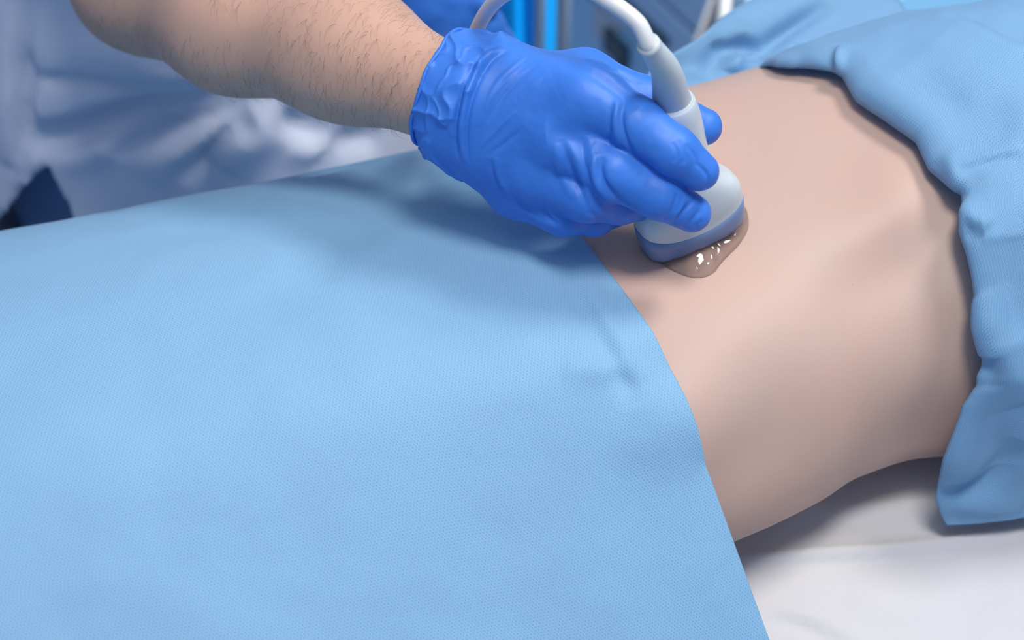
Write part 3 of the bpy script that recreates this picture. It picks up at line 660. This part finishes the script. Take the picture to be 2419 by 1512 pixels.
# ------------------------------------------------------------------ background
# equipment cart with recessed drawer grips
c0 = aty(1480, 8, 1.02); c1 = aty(1602, 52, .93)
rz = math.atan2(c1[1]-c0[1], c1[0]-c0[0]); cdir = np.array([math.cos(rz), math.sin(rz), 0]); cn = np.array([-cdir[1], cdir[0], 0])
mid_ = (c0+c1)/2; cart = thing('equipment_cart', 'blue grey equipment cart with dark drawer slots, blurred behind the probe', 'cart', (mid_[0], mid_[1]+.2, FZ))
cc = mid_+cn*.235+cdir*.03
adopt(box('cabinet', (cc[0], cc[1], FZ+.35), (.62, .45, .56), M_cart, rz=rz, bev=.01), cart)
zt = mid_[2]
def onface(u, z, off=0): p = mid_+cdir*u-cn*off; return (p[0], p[1], z)
for zc_, hh, mt in ((zt-.0, .085, M_cart2), (zt-.105, .11, M_cart), (zt+.10, .10, M_cart2)):
    dw = adopt(box('drawer', onface(.03, zc_-.005, .002), (.56, .02, hh), mt, rz=rz, bev=.004), cart)
    h_ = box('grip_slot', onface(.0, zc_-.005, .011), (.11, .010, .014), M_cartd, rz=rz); h_.parent = dw; h_.location = -Vector(cart.location)-Vector(dw.location)
pl = aty(1420, 122, 1.0); pr_ = mid_+cdir*((pl-mid_)@cdir)
adopt(box('dark_port', (pr_[0]-.003, pr_[1]-.006, pl[2]-.0), (.05, .03, .035), M_cartd, rz=rz), cart)
pr2 = pr_+cdir*-.03
adopt(box('port_frame', (pr2[0], pr2[1]-.004, pl[2]+.005), (.06, .022, .05), M_pole, rz=rz), cart)
for u_ in (-.22, .28):
    for v_ in (.05, .40):
        p = mid_+cdir*u_+cn*v_; a_ = np.array([p[0], p[1], 0]); 
        adopt(tube('caster', [(p[0]-.012, p[1], FZ+.035), (p[0]+.012, p[1], FZ+.035)], .035, M_cartd), cart)
        adopt(tube('caster_stem', [(p[0], p[1], FZ+.04), (p[0], p[1], FZ+.08)], .01, M_pole), cart)
# cyan screen with grey poles
sc = thing('privacy_screen', 'bright cyan panel between thin grey poles behind the second glove', 'screen', (.06, .83, FZ))
pL, pR = aty(1170, 20, .80), aty(1322, 20, .84)
xm = (pL[0]+pR[0])/2
n_ = 60; gv = []
for i in range(n_):
    for z in np.linspace(-.72, .55, 24):
        f = i/(n_-1); x = pL[0]-.10+f*(pR[0]-pL[0]+.10); gv.append((x, .82+.006*math.sin(f*26)+.003*math.sin(z*9+f*5), z))
pn = mesh('panel', gv, gridfaces(n_, 24), M_cyan); pn.modifiers.new('s', 'SOLIDIFY').thickness = .002; adopt(pn, sc)
for px_, r_ in ((1275, .0055), (1330, .008)):
    a_ = aty(px_, 40, .79); adopt(tube('pole', [(a_[0], .79, FZ+.03), (a_[0], .79, .6)], r_, M_pole), sc)
adopt(tube('pole', [(pL[0]-.10, .80, FZ+.03), (pL[0]-.10, .80, .6)], .008, M_pole), sc)
adopt(box('foot_bar', (xm-.03, .80, FZ+.017), (pR[0]-pL[0]+.2, .05, .03), M_pole), sc)
# white stand with splayed tubes
b0_ = aty(1620, 190, .86); t0_ = aty(1690, 0, .86)
st = thing('folding_stand', 'off white tubular stand with splayed legs beside the far drape', 'stand', (b0_[0]+.03, .87, FZ))
dz = t0_-b0_; g0 = b0_+dz*((FZ-b0_[2])/dz[2]); top_ = b0_+dz*1.9
adopt(tube('leg', [g0, top_], .0065, M_white), st)
b1_ = aty(1777, 50, .86); t1_ = aty(1752, -20, .86); dz = t1_-b1_; g1 = b1_+dz*((FZ-b1_[2])/dz[2]); top1 = b1_+dz*((top_[2]-b1_[2])/dz[2])
adopt(tube('leg', [g1, top1], .0065, M_white), st)
adopt(tube('crossbar', [top_, top1], .0065, M_white), st)
m_ = (top_+top1)/2; adopt(tube('rear_leg', [m_, (m_[0], .66, FZ)], .0065, M_white), st)
# grey cabinet further back
cb2 = thing('storage_cabinet', 'grey storage cabinet far behind, above the chest drape', 'cabinet', (.55, 1.75, FZ))
adopt(box('carcass', (.62, 1.75, FZ+.45), (.9, .4, .88), M_pole, bev=.01), cb2)
for i in range(2):
    d_ = adopt(box('door', (.405+i*.43, 1.545, FZ+.45), (.42, .02, .82), M_pole, bev=.004), cb2)
    h_ = tube('handle', [(.575+i*.09, 1.52, FZ+.4), (.575+i*.09, 1.52, FZ+.55)], .006, M_white); h_.parent = d_; h_.location = -Vector(cb2.location)-Vector(d_.location)
bpy.context.view_layer.update()
